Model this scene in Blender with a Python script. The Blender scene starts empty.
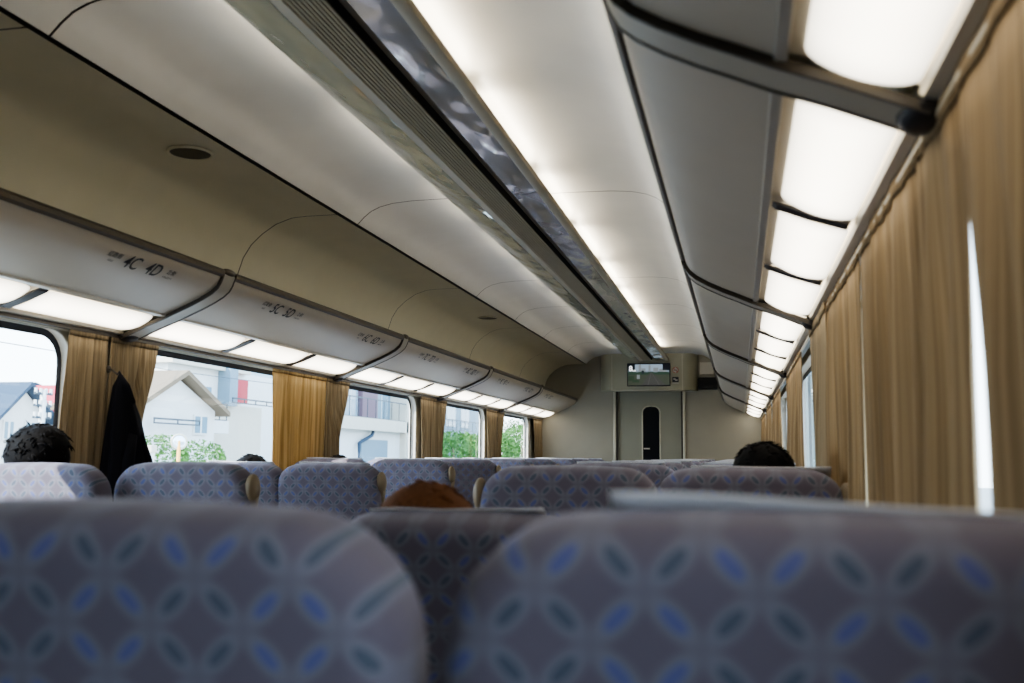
import bpy, bmesh, math, random
from mathutils import Vector, Matrix, noise
random.seed(7)
D = bpy.data
scn = bpy.context.scene
col = scn.collection
PI = math.pi

# ------------------------------------------------------------------ helpers
class MB:
    """collects shapes, links them as ONE mesh object"""
    def __init__(s): s.v = []; s.f = []
    def add(s, vs, fs):
        n = len(s.v); s.v += [tuple(p) for p in vs]; s.f += [tuple(i + n for i in f) for f in fs]; return s
    def box(s, x0, x1, y0, y1, z0, z1):
        vs = [(x, y, z) for x in (x0, x1) for y in (y0, y1) for z in (z0, z1)]
        return s.add(vs, [(0,1,3,2),(4,6,7,5),(0,4,5,1),(2,3,7,6),(0,2,6,4),(1,5,7,3)])
    def profY(s, prof, y0, y1, closed=False, caps=False, ny=1):
        n = len(prof); vs = []; fs = []
        for k in range(ny + 1):
            y = y0 + (y1 - y0) * k / ny
            vs += [(x, y, z) for x, z in prof]
        m = n if closed else n - 1
        for k in range(ny):
            for i in range(m):
                j = (i + 1) % n
                fs.append((k*n+i, k*n+j, (k+1)*n+j, (k+1)*n+i))
        if caps: fs += [tuple(range(n)), tuple(range(ny*n, ny*n+n))[::-1]]
        return s.add(vs, fs)
    def tube(s, pts, r, n=10, caps=True):
        pts = [Vector(p) for p in pts]; rr = r if isinstance(r, (list, tuple)) else [r]*len(pts)
        vs = []; fs = []; ref = None
        for i, p in enumerate(pts):
            t = (pts[min(i+1, len(pts)-1)] - pts[max(i-1, 0)]).normalized()
            if ref is None: ref = Vector((0,0,1)) if abs(t.z) < .9 else Vector((1,0,0))
            a = t.cross(ref).normalized(); b = t.cross(a)
            ref = -b if False else ref
            for k in range(n):
                q = p + (a*math.cos(2*PI*k/n) + b*math.sin(2*PI*k/n))*rr[i]; vs.append(q)
        for i in range(len(pts)-1):
            for k in range(n):
                j = (k+1) % n
                fs.append((i*n+k, i*n+j, (i+1)*n+j, (i+1)*n+k))
        if caps: fs += [tuple(range(n))[::-1], tuple(range((len(pts)-1)*n, len(pts)*n))]
        return s.add(vs, fs)
    def ell(s, c, r, nu=16, nv=10, fn=None):
        vs = []; fs = []
        for j in range(nv+1):
            th = PI*j/nv
            for i in range(nu):
                ph = 2*PI*i/nu
                d = Vector((math.sin(th)*math.cos(ph), math.sin(th)*math.sin(ph), math.cos(th)))
                k = fn(d) if fn else 1
                vs.append((c[0]+r[0]*d.x*k, c[1]+r[1]*d.y*k, c[2]+r[2]*d.z*k))
        for j in range(nv):
            for i in range(nu):
                a = (i+1) % nu
                fs.append((j*nu+i, (j+1)*nu+i, (j+1)*nu+a, j*nu+a))
        return s.add(vs, fs)
    def grid(s, fn, nu, nv):
        vs = [fn(i/nu, j/nv) for j in range(nv+1) for i in range(nu+1)]
        fs = [(j*(nu+1)+i, j*(nu+1)+i+1, (j+1)*(nu+1)+i+1, (j+1)*(nu+1)+i) for j in range(nv) for i in range(nu)]
        return s.add(vs, fs)
    def mat(s, M, start=0):
        s.v = s.v[:start] + [tuple(M @ Vector(p)) for p in s.v[start:]]; return s
    def build(s, name, m, parent=None, smooth=False, bevel=0, seg=2, merge=False, solid=0):
        me = D.meshes.new(name); me.from_pydata(s.v, [], s.f); me.update()
        bm = bmesh.new(); bm.from_mesh(me)
        if merge or bevel: bmesh.ops.remove_doubles(bm, verts=bm.verts, dist=1e-5)
        bmesh.ops.recalc_face_normals(bm, faces=bm.faces)
        if bevel:
            ed = [e for e in bm.edges if len(e.link_faces) == 2 and e.calc_face_angle(0) > .6]
            bmesh.ops.bevel(bm, geom=ed, offset=bevel, segments=seg, profile=.5, affect='EDGES', clamp_overlap=True)
        if smooth:
            for f in bm.faces: f.smooth = True
            if smooth != 'all':
                for e in bm.edges:
                    if len(e.link_faces) == 2 and e.calc_face_angle(0) > .7: e.smooth = False
        bm.to_mesh(me); bm.free()
        me.materials.append(m)
        o = D.objects.new(name, me); col.objects.link(o)
        if parent: o.parent = parent
        if solid:
            md = o.modifiers.new('thickness', 'SOLIDIFY'); md.thickness = solid; md.offset = 0
        return o

def tag(o, label=None, cat=None, group=None, kind=None):
    if label: o['label'] = label
    if cat: o['category'] = cat
    if group: o['group'] = group
    if kind: o['kind'] = kind
    return o
def thing(name, label, cat, loc=(0,0,0), group=None, rz=0):
    o = D.objects.new(name, None); col.objects.link(o)
    o.empty_display_size = .1; o.location = loc; o.rotation_euler = (0, 0, rz)
    return tag(o, label, cat, group)
def struct(name): 
    o = D.objects.new(name, None); col.objects.link(o); o['kind'] = 'structure'; return o
def copy_tree(o, parent=None):
    c = o.copy(); col.objects.link(c)
    if parent: c.parent = parent
    for ch in list(o.children): copy_tree(ch, c)
    return c

# ------------------------------------------------------------------ materials
class N:
    def __init__(s, name):
        s.m = D.materials.new(name); s.m.use_nodes = True
        s.t = s.m.node_tree; s.b = s.t.nodes['Principled BSDF']; s.out = s.t.nodes['Material Output']
    def n(s, typ, **kw):
        nd = s.t.nodes.new(typ)
        for k, v in kw.items():
            if hasattr(nd, k): setattr(nd, k, v)
            else: nd.inputs[k].default_value = v
        return nd
    def l(s, a, b): s.t.links.new(a, b)
    def math(s, op, a, b=None, c=None):
        nd = s.t.nodes.new('ShaderNodeMath'); nd.operation = op
        for i, x in enumerate((a, b, c)):
            if x is None: continue
            if isinstance(x, (int, float)): nd.inputs[i].default_value = x
            else: s.l(x, nd.inputs[i])
        return nd.outputs[0]
    def mix(s, fac, a, b):
        nd = s.t.nodes.new('ShaderNodeMix'); nd.data_type = 'RGBA'
        for inp, x in ((nd.inputs[0], fac), (nd.inputs[6], a), (nd.inputs[7], b)):
            if isinstance(x, (int, float)): inp.default_value = x
            elif isinstance(x, (tuple, list)): inp.default_value = (*x[:3], 1)
            else: s.l(x, inp)
        return nd.outputs[2]
    def coord(s, scale=(1,1,1), kind='Object'):
        tc = s.n('ShaderNodeTexCoord'); mp = s.n('ShaderNodeMapping'); mp.inputs['Scale'].default_value = scale
        s.l(tc.outputs[kind], mp.inputs[0]); return mp.outputs[0]
    def noise(s, vec, scale=5, detail=3):
        nd = s.n('ShaderNodeTexNoise'); nd.inputs['Scale'].default_value = scale; nd.inputs['Detail'].default_value = detail
        s.l(vec, nd.inputs['Vector']); return nd.outputs[0]
    def bump(s, h, strength=.2, dist=.01):
        nd = s.n('ShaderNodeBump'); nd.inputs['Strength'].default_value = strength; nd.inputs['Distance'].default_value = dist
        s.l(h, nd.inputs['Height']); s.l(nd.outputs[0], s.b.inputs['Normal'])

def plain(name, c, rough=.5, metal=0, var=.06, vs=6, bump=0, spec=.5):
    k = N(name); nz = k.noise(k.coord(), vs)
    lo = tuple(x*(1-var) for x in c); hi = tuple(min(1, x*(1+var)) for x in c)
    k.l(k.mix(nz, lo, hi), k.b.inputs['Base Color'])
    k.b.inputs['Roughness'].default_value = rough; k.b.inputs['Metallic'].default_value = metal
    k.b.inputs['Specular IOR Level'].default_value = spec
    if bump: k.bump(k.noise(k.coord(), 300, 2), bump, .002)
    return k.m
def emit(name, c, st):
    k = N(name); k.b.inputs['Base Color'].default_value = (*c, 1)
    k.b.inputs['Emission Color'].default_value = (*c, 1); k.b.inputs['Emission Strength'].default_value = st
    return k.m

CREAM = plain('cream_ceiling_laminate', (.60,.57,.50), .42)
CEIL = plain('ceiling_panel_white', (.66,.64,.60), .38)
COVE = plain('cove_beige', (.72,.67,.52), .5)
RACK = plain('rack_grey_laminate', (.57,.50,.405), .42)
RAILM = plain('rail_brown_metal', (.11,.088,.06), .4, .4)
COVER = plain('bracket_cover_grey', (.46,.42,.345), .4)
LOUV = plain('louvre_brown', (.38,.33,.24), .65, spec=.2)
DARK = plain('dark_rubber', (.02,.018,.02), .5)
BROWN = plain('brown_black_trim', (.05,.04,.03), .45)
BLACK = plain('black_gap', (.006,.006,.006), .7)
SILV = plain('pale_metal', (.62,.58,.50), .32, .5)
WALLM = plain('wall_laminate', (.50,.47,.40), .5)
ENDW = plain('end_wall_laminate', (.34,.32,.26), .5)
DOORM = plain('door_grey_green', (.30,.295,.235), .45)
FRAMEM = plain('door_frame_light', (.55,.52,.42), .35, .3)
BOXM = plain('screen_housing', (.40,.385,.29), .45)
FLOORM = plain('floor_vinyl', (.20,.18,.16), .4, vs=40)
HANDLE = plain('beige_handle', (.20,.155,.10), .5)
PLAST = plain('seat_plastic', (.16,.15,.15), .5)
METAL = plain('seat_metal', (.35,.35,.36), .35, .9)
COVERW = plain('white_headrest_cloth', (.78,.79,.83), .8, bump=.3)
TAN = plain('tan_metal', (.50,.44,.33), .45, .2)
REVEAL = plain('window_reveal', (.62,.60,.54), .5)
GASK = plain('window_gasket', (.012,.015,.03), .5)

def mirror_mat(name, c):
    k = N(name); k.b.inputs['Metallic'].default_value = .6; k.b.inputs['Roughness'].default_value = .08
    k.b.inputs['Base Color'].default_value = (*c, 1)
    k.bump(k.noise(k.coord((2.2,.8,2.2)), 2.6, 1.5), .6, .05); return k.m
MIRL = mirror_mat('wavy_mirror_green', (.80,.82,.72))
MIRR = mirror_mat('wavy_mirror_dark', (.68,.65,.60))

def diffuser_mat():
    k = N('light_diffuser'); k.b.inputs['Base Color'].default_value = (.85,.83,.76,1)
    k.b.inputs['Emission Color'].default_value = (1,.92,.77,1)
    nz = k.noise(k.coord((.5,.5,.5)), 4, 1)
    at = k.n('ShaderNodeAttribute'); at.attribute_name = 'glow'
    k.l(k.math('MULTIPLY', at.outputs['Fac'], k.math('MULTIPLY_ADD', nz, STRIP*.3, STRIP*.85)), k.b.inputs['Emission Strength'])
    return k.m
STRIP = 2.7
DIFF = diffuser_mat()
TUBE = emit('fluorescent_tube', (1,.93,.79), 19)

def fabric_mat():
    k = N('seat_fabric_overlapping_circles')
    tc = k.n('ShaderNodeTexCoord'); sp = k.n('ShaderNodeSeparateXYZ'); k.l(tc.outputs['Object'], sp.inputs[0])
    Dp = .066
    X = k.math('MULTIPLY', sp.outputs['X'], 1/Dp); Z = k.math('MULTIPLY', sp.outputs['Z'], 1/Dp)
    fx = k.math('FRACT', X); fz = k.math('FRACT', Z)
    a = k.math('ABSOLUTE', k.math('SUBTRACT', fx, .5)); b = k.math('ABSOLUTE', k.math('SUBTRACT', fz, .5))
    t = k.math('SUBTRACT', a, b); s_ = k.math('SUBTRACT', k.math('ADD', a, b), .5)
    def ell(ta, sa, soft):
        d = k.math('ADD', k.math('POWER', k.math('ABSOLUTE', k.math('MULTIPLY', t, 1/ta)), 2), k.math('POWER', k.math('ABSOLUTE', k.math('MULTIPLY', s_, 1/sa)), 2))
        return k.math('SMOOTH_MIN', 1, k.math('MAXIMUM', 0, k.math('MULTIPLY', k.math('SUBTRACT', 1, d), 1/soft)), .05)
    petal = ell(.25, .10, .25); halo = ell(.60, .235, .9)
    # checker of blue and teal
    par = k.math('PINGPONG', k.math('ADD', k.math('FLOOR', X), k.math('FLOOR', Z)), 1)
    pc = k.mix(par, (.052,.075,.27), (.022,.052,.080))
    weave = k.noise(k.coord((900,900,900)), 1, 1)
    mott = k.noise(k.coord(), 14, 2)
    base = k.mix(mott, (.100,.087,.114), (.134,.116,.148))
    c = k.mix(k.math('MULTIPLY', halo, .75), base, (.19,.20,.245))
    c = k.mix(k.math('MULTIPLY', petal, .72), c, pc)
    c = k.mix(k.math('MULTIPLY', weave, .25), c, (.30,.29,.35))
    k.l(c, k.b.inputs['Base Color']); k.b.inputs['Roughness'].default_value = .95
    k.b.inputs['Specular IOR Level'].default_value = .15
    k.b.inputs['Sheen Weight'].default_value = .2; k.b.inputs['Sheen Roughness'].default_value = .5
    k.b.inputs['Sheen Tint'].default_value = (.8,.82,.95,1)
    return k.m
FABRIC = fabric_mat()

def curtain_mat(name, c1, c2, tr=.35):
    k = N(name)
    v = k.coord((1,42,.35)); nz = k.noise(v, 1.6, 4); v2 = k.coord((1,150,.5)); n2 = k.noise(v2, 1.5, 2)
    f = k.math('ADD', k.math('MULTIPLY', nz, .65), k.math('MULTIPLY', n2, .35))
    r = k.n('ShaderNodeValToRGB'); r.color_ramp.elements[0].position = .36; r.color_ramp.elements[1].position = .66
    r.color_ramp.elements[0].color = (*c1,1); r.color_ramp.elements[1].color = (*c2,1); k.l(f, r.inputs[0])
    k.l(r.outputs[0], k.b.inputs['Base Color']); k.b.inputs['Roughness'].default_value = .85
    k.b.inputs['Specular IOR Level'].default_value = .2
    tl = k.n('ShaderNodeBsdfTranslucent'); k.l(r.outputs[0], tl.inputs[0])
    mx = k.n('ShaderNodeMixShader'); mx.inputs[0].default_value = tr
    k.l(k.b.outputs[0], mx.inputs[1]); k.l(tl.outputs[0], mx.inputs[2]); k.l(mx.outputs[0], k.out.inputs[0])
    return k.m
CURL = curtain_mat('curtain_brown_stripe', (.17,.125,.075), (.40,.31,.195), .20)
CURG = curtain_mat('curtain_golden_stripe', (.32,.21,.085), (.62,.45,.23), .28)
CURR = curtain_mat('curtain_tan_stripe', (.16,.105,.052), (.40,.285,.16), .07)

def glass_mat():
    k = N('window_glass')
    tr = k.n('ShaderNodeBsdfTransparent'); tr.inputs[0].default_value = (.93,.97,.97,1)
    gl = k.n('ShaderNodeBsdfGlossy'); gl.inputs['Roughness'].default_value = .02
    fr = k.n('ShaderNodeFresnel'); fr.inputs[0].default_value = 1.45
    mx = k.n('ShaderNodeMixShader'); k.l(k.math('MULTIPLY', fr.outputs[0], .5), mx.inputs[0])
    k.l(tr.outputs[0], mx.inputs[1]); k.l(gl.outputs[0], mx.inputs[2]); k.l(mx.outputs[0], k.out.inputs[0])
    return k.m
GLASS = glass_mat()
DGLASS = plain('dark_door_glass', (.012,.014,.018), .08)

# ------------------------------------------------------------------ dimensions
YE = 12.0; YB = -1.6
J = [-.74, 1.36, 3.46, 5.56, 7.66, 9.76]      # rack joints
CW = 1.28                                     # half width at the cove / wall

def holed_plate(outer, holes, place):
    """flat plate with holes; 2D loops placed in 3D by place(u, v)"""
    bm = bmesh.new()
    for loop in [outer] + holes:
        vs = [bm.verts.new((u, v, 0)) for u, v in loop]
        for i in range(len(vs)): bm.edges.new((vs[i], vs[(i+1) % len(vs)]))
    bmesh.ops.triangle_fill(bm, use_beauty=True, use_dissolve=False, edges=bm.edges[:])
    bm.verts.index_update()
    b = MB(); b.add([place(v.co.x, v.co.y) for v in bm.verts], [tuple(v.index for v in f.verts) for f in bm.faces]); bm.free()
    return b
# ------------------------------------------------------------------ room shell
MB().box(-1.42, 1.42, YB, YE+.1, -.06, 0).build('floor', FLOORM)['kind'] = 'structure'
# ceiling: shallow arched panels, thin seams
def ceil_prof(sd):
    p = [(.0,2.372),(.30,2.372),(.48,2.370),(.58,2.362),(.645,2.347),(.69,2.327),(.724,2.300),(.757,2.266)]
    return [(sd*x, z) for x, z in p]
cb = MB()
seams = [YB, 2.25, 4.50, 6.77, 8.02, 9.27, 10.6, YE+.05]
for a, b in zip(seams, seams[1:]):
    for sd in (-1, 1): cb.profY(ceil_prof(sd), a+.0045, b-.0045)
sbk = MB()
for sd in (-1, 1): sbk.profY([(x, z+.012) for x, z in ceil_prof(sd)], YB, YE+.05)
ceiling = cb.build('ceiling', CEIL, smooth=True); ceiling['kind'] = 'structure'; sbk.build('seam_backing', BROWN, ceiling, smooth=True)
# dark slots along the ceiling edges + coves
cove_prof = [(.775,2.262),(.85,2.262),(.93,2.261),(1.0,2.256),(1.08,2.230),(1.15,2.185),(1.205,2.135),(1.243,2.075),(1.268,2.0),(1.28,1.92),(1.28,1.79),(1.35,1.79)]
for n, sd in ((1,-1),(2,1)):
    b = MB(); cs = [YB, 0.08, 2.18, 4.28, 6.38, 8.48, 10.55, YE]
    for a, c in zip(cs, cs[1:]): b.profY([(sd*x, z) for x, z in cove_prof], a+.004, c-.004, ny=1)
    o = b.build('trim_%d' % n, COVE, smooth=True); o['kind'] = 'structure'
    b = MB(); b.profY([(sd*(x+.006), z+.012) for x, z in cove_prof], YB, YE)
    b.profY([(sd*.753,2.274),(sd*.753,2.30),(sd*.79,2.30),(sd*.79,2.262)], YB, YE)
    b.build('shadow_gap', BROWN, o)
# walls with window openings
GL = {-1: [(1.0,3.20),(3.60,5.30),(5.75,7.24),(7.9,9.34),(9.98,11.38)], 1: [(-.4,1.78),(2.1,3.7),(4.0,5.7),(6.0,7.7),(8.0,9.7),(9.95,11.5)]}
GZ = (.66, 1.585)
def rrect(y0, y1, z0, z1, r, n=6):
    pts = []
    for cy, cz, a0 in ((y1-r,z1-r,0),(y0+r,z1-r,PI/2),(y0+r,z0+r,PI),(y1-r,z0+r,1.5*PI)):
        for k in range(n+1):
            a = a0 + PI/2*k/n; pts.append((cy+r*math.cos(a), cz+r*math.sin(a)))
    return pts
WX = 1.345
def wall(sd, name):
    b = holed_plate([(YB,0),(YE,0),(YE,1.8),(YB,1.8)], [rrect(y0, y1, GZ[0], GZ[1], .11) for y0, y1 in GL[sd]], lambda u, v: (sd*WX, u, v))
    o = b.build(name, WALLM); o['kind'] = 'structure'
    return o
wall(-1, 'wall_left'); wall(1, 'wall_right')
wn = 0
for sd in (-1, 1):
    for (y0, y1) in GL[sd]:
        wn += 1; w = struct('window_%d' % wn)
        h = rrect(y0, y1, GZ[0], GZ[1], .11); n = len(h)
        cy, cz = (y0+y1)/2, (GZ[0]+GZ[1])/2
        h2 = rrect(y0-.004, y1+.004, GZ[0]-.004, GZ[1]+.004, .114)
        MB().add([(sd*1.343, *p) for p in h2] + [(sd*1.40, *p) for p in h2], [(k,(k+1)%n,n+(k+1)%n,n+k) for k in range(n)]).build('window_frame', REVEAL, w, smooth=True)
        h3 = rrect(y0+.022, y1-.022, GZ[0]+.022, GZ[1]-.022, .095)
        MB().add([(sd*1.383, *p) for p in h2] + [(sd*1.383, *p) for p in h3], [(k,(k+1)%n,n+(k+1)%n,n+k) for k in range(n)]).build('gasket', GASK, w)
        MB().add([(sd*1.388, *p) for p in h2], [tuple(range(n))]).build('pane', GLASS, w)
        w.location = (0,0,0)
# end wall, with doorway
eb = MB()
for x0, x1, z0, z1 in ((-1.35,-.405,0,2.36),(.405,1.35,0,2.36),(-.405,.405,1.95,2.36)): eb.box(x0,x1,YE,YE+.06,z0,z1)
eb.build('wall_end', ENDW)['kind'] = 'structure'
MB().box(-1.35,1.35,YB-.06,YB,0,2.36).build('wall_back', plain('darkened_back_wall', (.07,.065,.055), .7))['kind'] = 'structure'  # unseen wall, coloured dark to cut bounce light on the near seats
# sliding door
dr = struct('door_1'); dr['label'] = 'grey green sliding door with narrow tall round-ended window'
hol = rrect(-.085,.125,.62,1.75,.075); holed_plate([(-.41,0),(.41,0),(.41,1.955),(-.41,1.955)], [hol], lambda u, v: (u, YE+.03, v)).build('door_panel', DOORM, dr)
n = len(hol)
MB().add([(p[0],YE+.035,p[1]) for p in hol], [tuple(range(n))]).build('pane', DGLASS, dr)
MB().tube([(p[0],YE+.024,p[1]) for p in hol]+[(hol[0][0],YE+.024,hol[0][1])], .008, 6).build('pane_frame', FRAMEM, dr)
MB().box(-.07,.0,YE+.02,YE+.034,1.24,1.255).build('door_handle', SILV, dr)
MB().box(-.425,-.395,YE-.03,YE+.03,0,1.95).box(.395,.425,YE-.03,YE+.03,0,1.95).build('door_frame', FRAMEM, dr, bevel=.006)
MB().box(-.398,-.375,YE-.01,YE+.028,0,1.95).box(.375,.398,YE-.01,YE+.028,0,1.95).build('door_gasket', BROWN, dr)

# ------------------------------------------------------------------ housing with screen above the door
hs = thing('display_housing', 'beige box housing with curved ends above the door', 'housing', (0,YE,1.925))
yf = -.27
prof = []
for k in range(9):
    a = PI/2*k/8; prof.append((-.575+.16*(1-math.cos(a)), yf*math.sin(a)))
prof = [(x, y) for x, y in prof] + [(-x, y) for x, y in prof[::-1]]
b = MB(); nn = len(prof)
b.add([(x,y,z) for z in (0,.43) for x,y in prof], [(k,k+1,nn+k+1,nn+k) for k in range(nn-1)] + [tuple(range(nn)), tuple(range(nn,2*nn))[::-1]])
b.build('shell', BOXM, hs, smooth=True)
for xx in (-.416,.405): MB().box(xx,xx+.008,yf-.003,yf+.01,.0,.42).build('edge_strip', FRAMEM, hs)
MB().box(-.42,.42,yf-.004,yf+.02,-.008,.004).build('lower_lip', FRAMEM, hs, bevel=.003)
# cream filler over the housing
MB().box(.60,.76,-.03,0,.20,.34).build('side_infill', CREAM, hs)
MB().box(.585,.80,-.12,0,.02,.155).build('painted_recess', BLACK, hs)  # solid black box; the darkness of a recess is put into its colour

sc = thing('information_screen', 'flat screen above the door showing a track ahead view', 'screen', (.02,YE+yf-.004,2.105))
W, H = .252, .135
MB().box(-W,W,-.008,.002,-H,H).build('bezel', DARK, sc, bevel=.003)
def scr(name, poly, c, st, d, par=sc):
    m = emit('screen_'+name, c, st*.42); m.node_tree.nodes['Principled BSDF'].inputs['Base Color'].default_value = (.01,.01,.01,1)
    return MB().add([(x*(W-.012), -.009-d, z*(H-.012)) for x, z in poly], [tuple(range(len(poly)))]).build(name, m, par)
pic = scr('screen_picture', [(-1,-1),(1,-1),(1,1),(-1,1)], (.34,.42,.50), .8, 0)
scr('sky', [(-.7,.35),(.7,.35),(.7,.95),(-.7,.95)], (.45,.58,.70), .9, .0006, pic)
scr('ground', [(-1,-1),(1,-1),(1,.1),(.1,.25),(-1,.1)], (.12,.14,.10), .7, .0009, pic)
scr('tree_band', [(-1,.0),(1,.0),(1,.22),(.55,.30),(.35,.2),(.1,.28),(-.1,.22),(-.3,.33),(-.55,.22),(-.8,.3),(-1,.25)], (.06,.12,.08), .7, .0012, pic)
scr('track_bed', [(-.35,-1),(.85,-1),(.16,.2),(.08,.2)], (.13,.13,.12), .7, .0015, pic)
scr('rail_line', [(-.05,-1),(-.01,-1),(.125,.2),(.115,.2)], (.22,.22,.21), .7, .0018, pic)
scr('rail_line', [(.50,-1),(.54,-1),(.135,.2),(.13,.2)], (.22,.22,.21), .7, .0018, pic)
for x, z, w, h in ((-.85,-.35,.13,.22),(-.62,-.62,.16,.12),(-.5,-.2,.07,.2),(.7,.4,.18,.14),(.35,.45,.12,.2),(-.25,.42,.1,.18),(-.42,.62,.06,.35),(.05,.6,.05,.3)):
    scr('building', [(x-w,z-h),(x+w,z-h),(x+w,z+h),(x-w,z+h)], (.38,.42,.44) if z > -.3 else (.05,.09,.05), .8, .0014, pic)
scr('signal_box', [(-.34,.08),(-.22,.08),(-.22,.38),(-.34,.38)], (.03,.05,.06), .7, .0021, pic)
scr('corner_tile', [(-1,.35),(-.66,.35),(-.66,1),(-1,1)], (.02,.03,.04), .6, .0021, pic)
scr('corner_tile', [(.68,.42),(1,.42),(1,1),(.68,1)], (.015,.02,.03), .6, .0021, pic)

def text_mesh(txt, size, name, m, parent=None, ext=0.0):
    cu = D.curves.new('txt', 'FONT'); cu.body = txt; cu.size = size; cu.align_x = 'CENTER'; cu.align_y = 'CENTER'; cu.extrude = ext; cu.offset = size*.010
    o = D.objects.new('txt', cu); col.objects.link(o)
    dg = bpy.context.evaluated_depsgraph_get(); dg.update()
    me = D.meshes.new_from_object(o.evaluated_get(dg)); col.objects.unlink(o); D.objects.remove(o); D.curves.remove(cu)
    me.name = name; me.materials.clear(); me.materials.append(m)
    r = D.objects.new(name, me); col.objects.link(r)
    if parent: r.parent = parent
    return r
WHE = emit('screen_white', (.9,.9,.92), .9)
t = text_mesh('8', .085, 'screen_numeral', WHE, sc); t.location = (-.208,-.014,.070); t.rotation_euler = (PI/2,0,0)
t = text_mesh('号車', .022, 'screen_lettering', WHE, sc); t.location = (-.172,-.014,.045); t.rotation_euler = (PI/2,0,0)
# signs to the right of the screen
REDM = plain('sign_red', (.45,.08,.06), .4); SIGNW = plain('sign_white', (.55,.53,.48), .4); SIGND = plain('sign_dark', (.03,.03,.04), .4)
ns = thing('no_smoking_sign', 'small round red no smoking sign beside the screen', 'sign', (.33,YE+yf-.003,2.155))
MB().add([(.036*math.cos(a),-.002,.036*math.sin(a)) for a in [2*PI*k/24 for k in range(24)]], [tuple(range(24))]).build('plate', SIGNW, ns)
MB().tube([(.032*math.cos(a),-.005,.032*math.sin(a)) for a in [2*PI*k/24 for k in range(25)]], .004, 6).tube([(-.022,-.005,.022),(.022,-.005,-.022)], .0035, 6).build('red_ring', REDM, ns)
MB().box(-.02,.012,-.006,-.003,-.004,.003).box(.014,.019,-.006,-.003,-.004,.003).build('cigarette', SIGND, ns)
ps = thing('phone_manner_sign', 'small square dark sign with white handset, under the red one', 'sign', (.33,YE+yf-.003,2.045))
MB().box(-.036,.036,-.003,0,-.03,.03).build('plate', SIGND, ps)
MB().box(-.024,.0,-.006,-.003,-.002,.016).box(-.006,.024,-.006,-.003,-.014,.002).build('handset', SIGNW, ps)
MB().box(-.036,.036,-.003,0,-.046,-.036).build('caption', SIGNW, ps)

# ------------------------------------------------------------------ central ceiling duct
fx = thing('ceiling_duct', 'long central ceiling duct with mirror strips, louvre and dark slot', 'ceiling fixture', (.04,0,2.22))
y0, y1 = YB, 11.72
def fprof(name, pr, m, **k):
    b = MB(); b.profY([(x-.04, z-2.22) for x, z in pr], y0, y1, **k); return b.build(name, m, fx, smooth=True)
bks = [y0, 2.0, 4.11, 6.26, 8.45, 10.1, y1]
F = lambda pr: [(x-.04, z-2.22) for x, z in pr]
bm_ = MB()
for a, c in zip(bks, bks[1:]): bm_.profY(F([(-.262,2.334),(-.225,2.312),(-.155,2.285),(-.084,2.271)]), a+.004, c-.004)
bm_.build('mirror_strip', MIRL, fx, smooth=True)['label'] = 'greenish wavy mirror strip'
b = MB()
for a, c in zip(bks, bks[1:]): b.profY(F([(-.084,2.274),(-.080,2.269),(-.050,2.269),(-.046,2.273),(-.046,2.284)]), a+.003, c-.003)
b.build('tan_strip', TAN, fx, smooth=True)
b = MB()
for k in range(8):
    xx = -.044 + k*.0128
    b.profY(F([(xx,2.272),(xx+.0085,2.272),(xx+.0115,2.282),(xx+.0128,2.282)]), y0, y1)
b.build('louvre', LOUV, fx)
fprof('slot_lining', [(.060,2.271),(.064,2.34),(.106,2.34),(.108,2.271)], BLACK)
b = MB()
for a, c in zip(bks, bks[1:]): b.profY(F([(.109,2.270),(.212,2.274)]), a+.003, c-.003)
b.build('mirror_strip', MIRR, fx, smooth=True)['label'] = 'dark wavy mirror strip'
b = MB()
for a, c in zip(bks, bks[1:]): b.profY(F([(.212,2.278),(.216,2.268),(.236,2.264),(.254,2.269),(.261,2.282),(.256,2.290)]), a+.003, c-.003)
b.build('lamp_rail', TAN, fx, smooth=True)
fprof('duct_top', [(-.225,2.318),(-.1,2.306),(.20,2.300),(.256,2.291)], COVER)
for (yy) in [1.02,2.04,3.06,4.08,5.10,6.12,7.14,8.16,9.18,10.2]:
    for xx, zz in ((.212,2.319),(-.190,2.338)):
        MB().tube([(xx-.04,yy+.09,zz-2.22),(xx-.04,yy+.93,zz-2.22)], .011, 8).build('tube', TUBE, fx, smooth=True)

# ------------------------------------------------------------------ ceiling speakers in the left cove
for (yy, lab) in ((3.25,'round dark ceiling grille in the left cove, nearer one'),(7.77,'round dark ceiling grille in the left cove, farther one')):
    g = thing('ceiling_grille', lab, 'ceiling grille', (-.925,yy,2.257), 'ceiling grilles')
    MB().tube([(.078*math.cos(a),.078*math.sin(a),-.002) for a in [2*PI*k/32 for k in range(33)]], .006, 6).build('rim', COVE, g, smooth=True)
    b = MB(); b.add([(.075*math.cos(a),.075*math.sin(a),-.004) for a in [2*PI*k/32 for k in range(32)]], [tuple(range(32))]); b.build('mesh_disc', BROWN, g)

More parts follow.
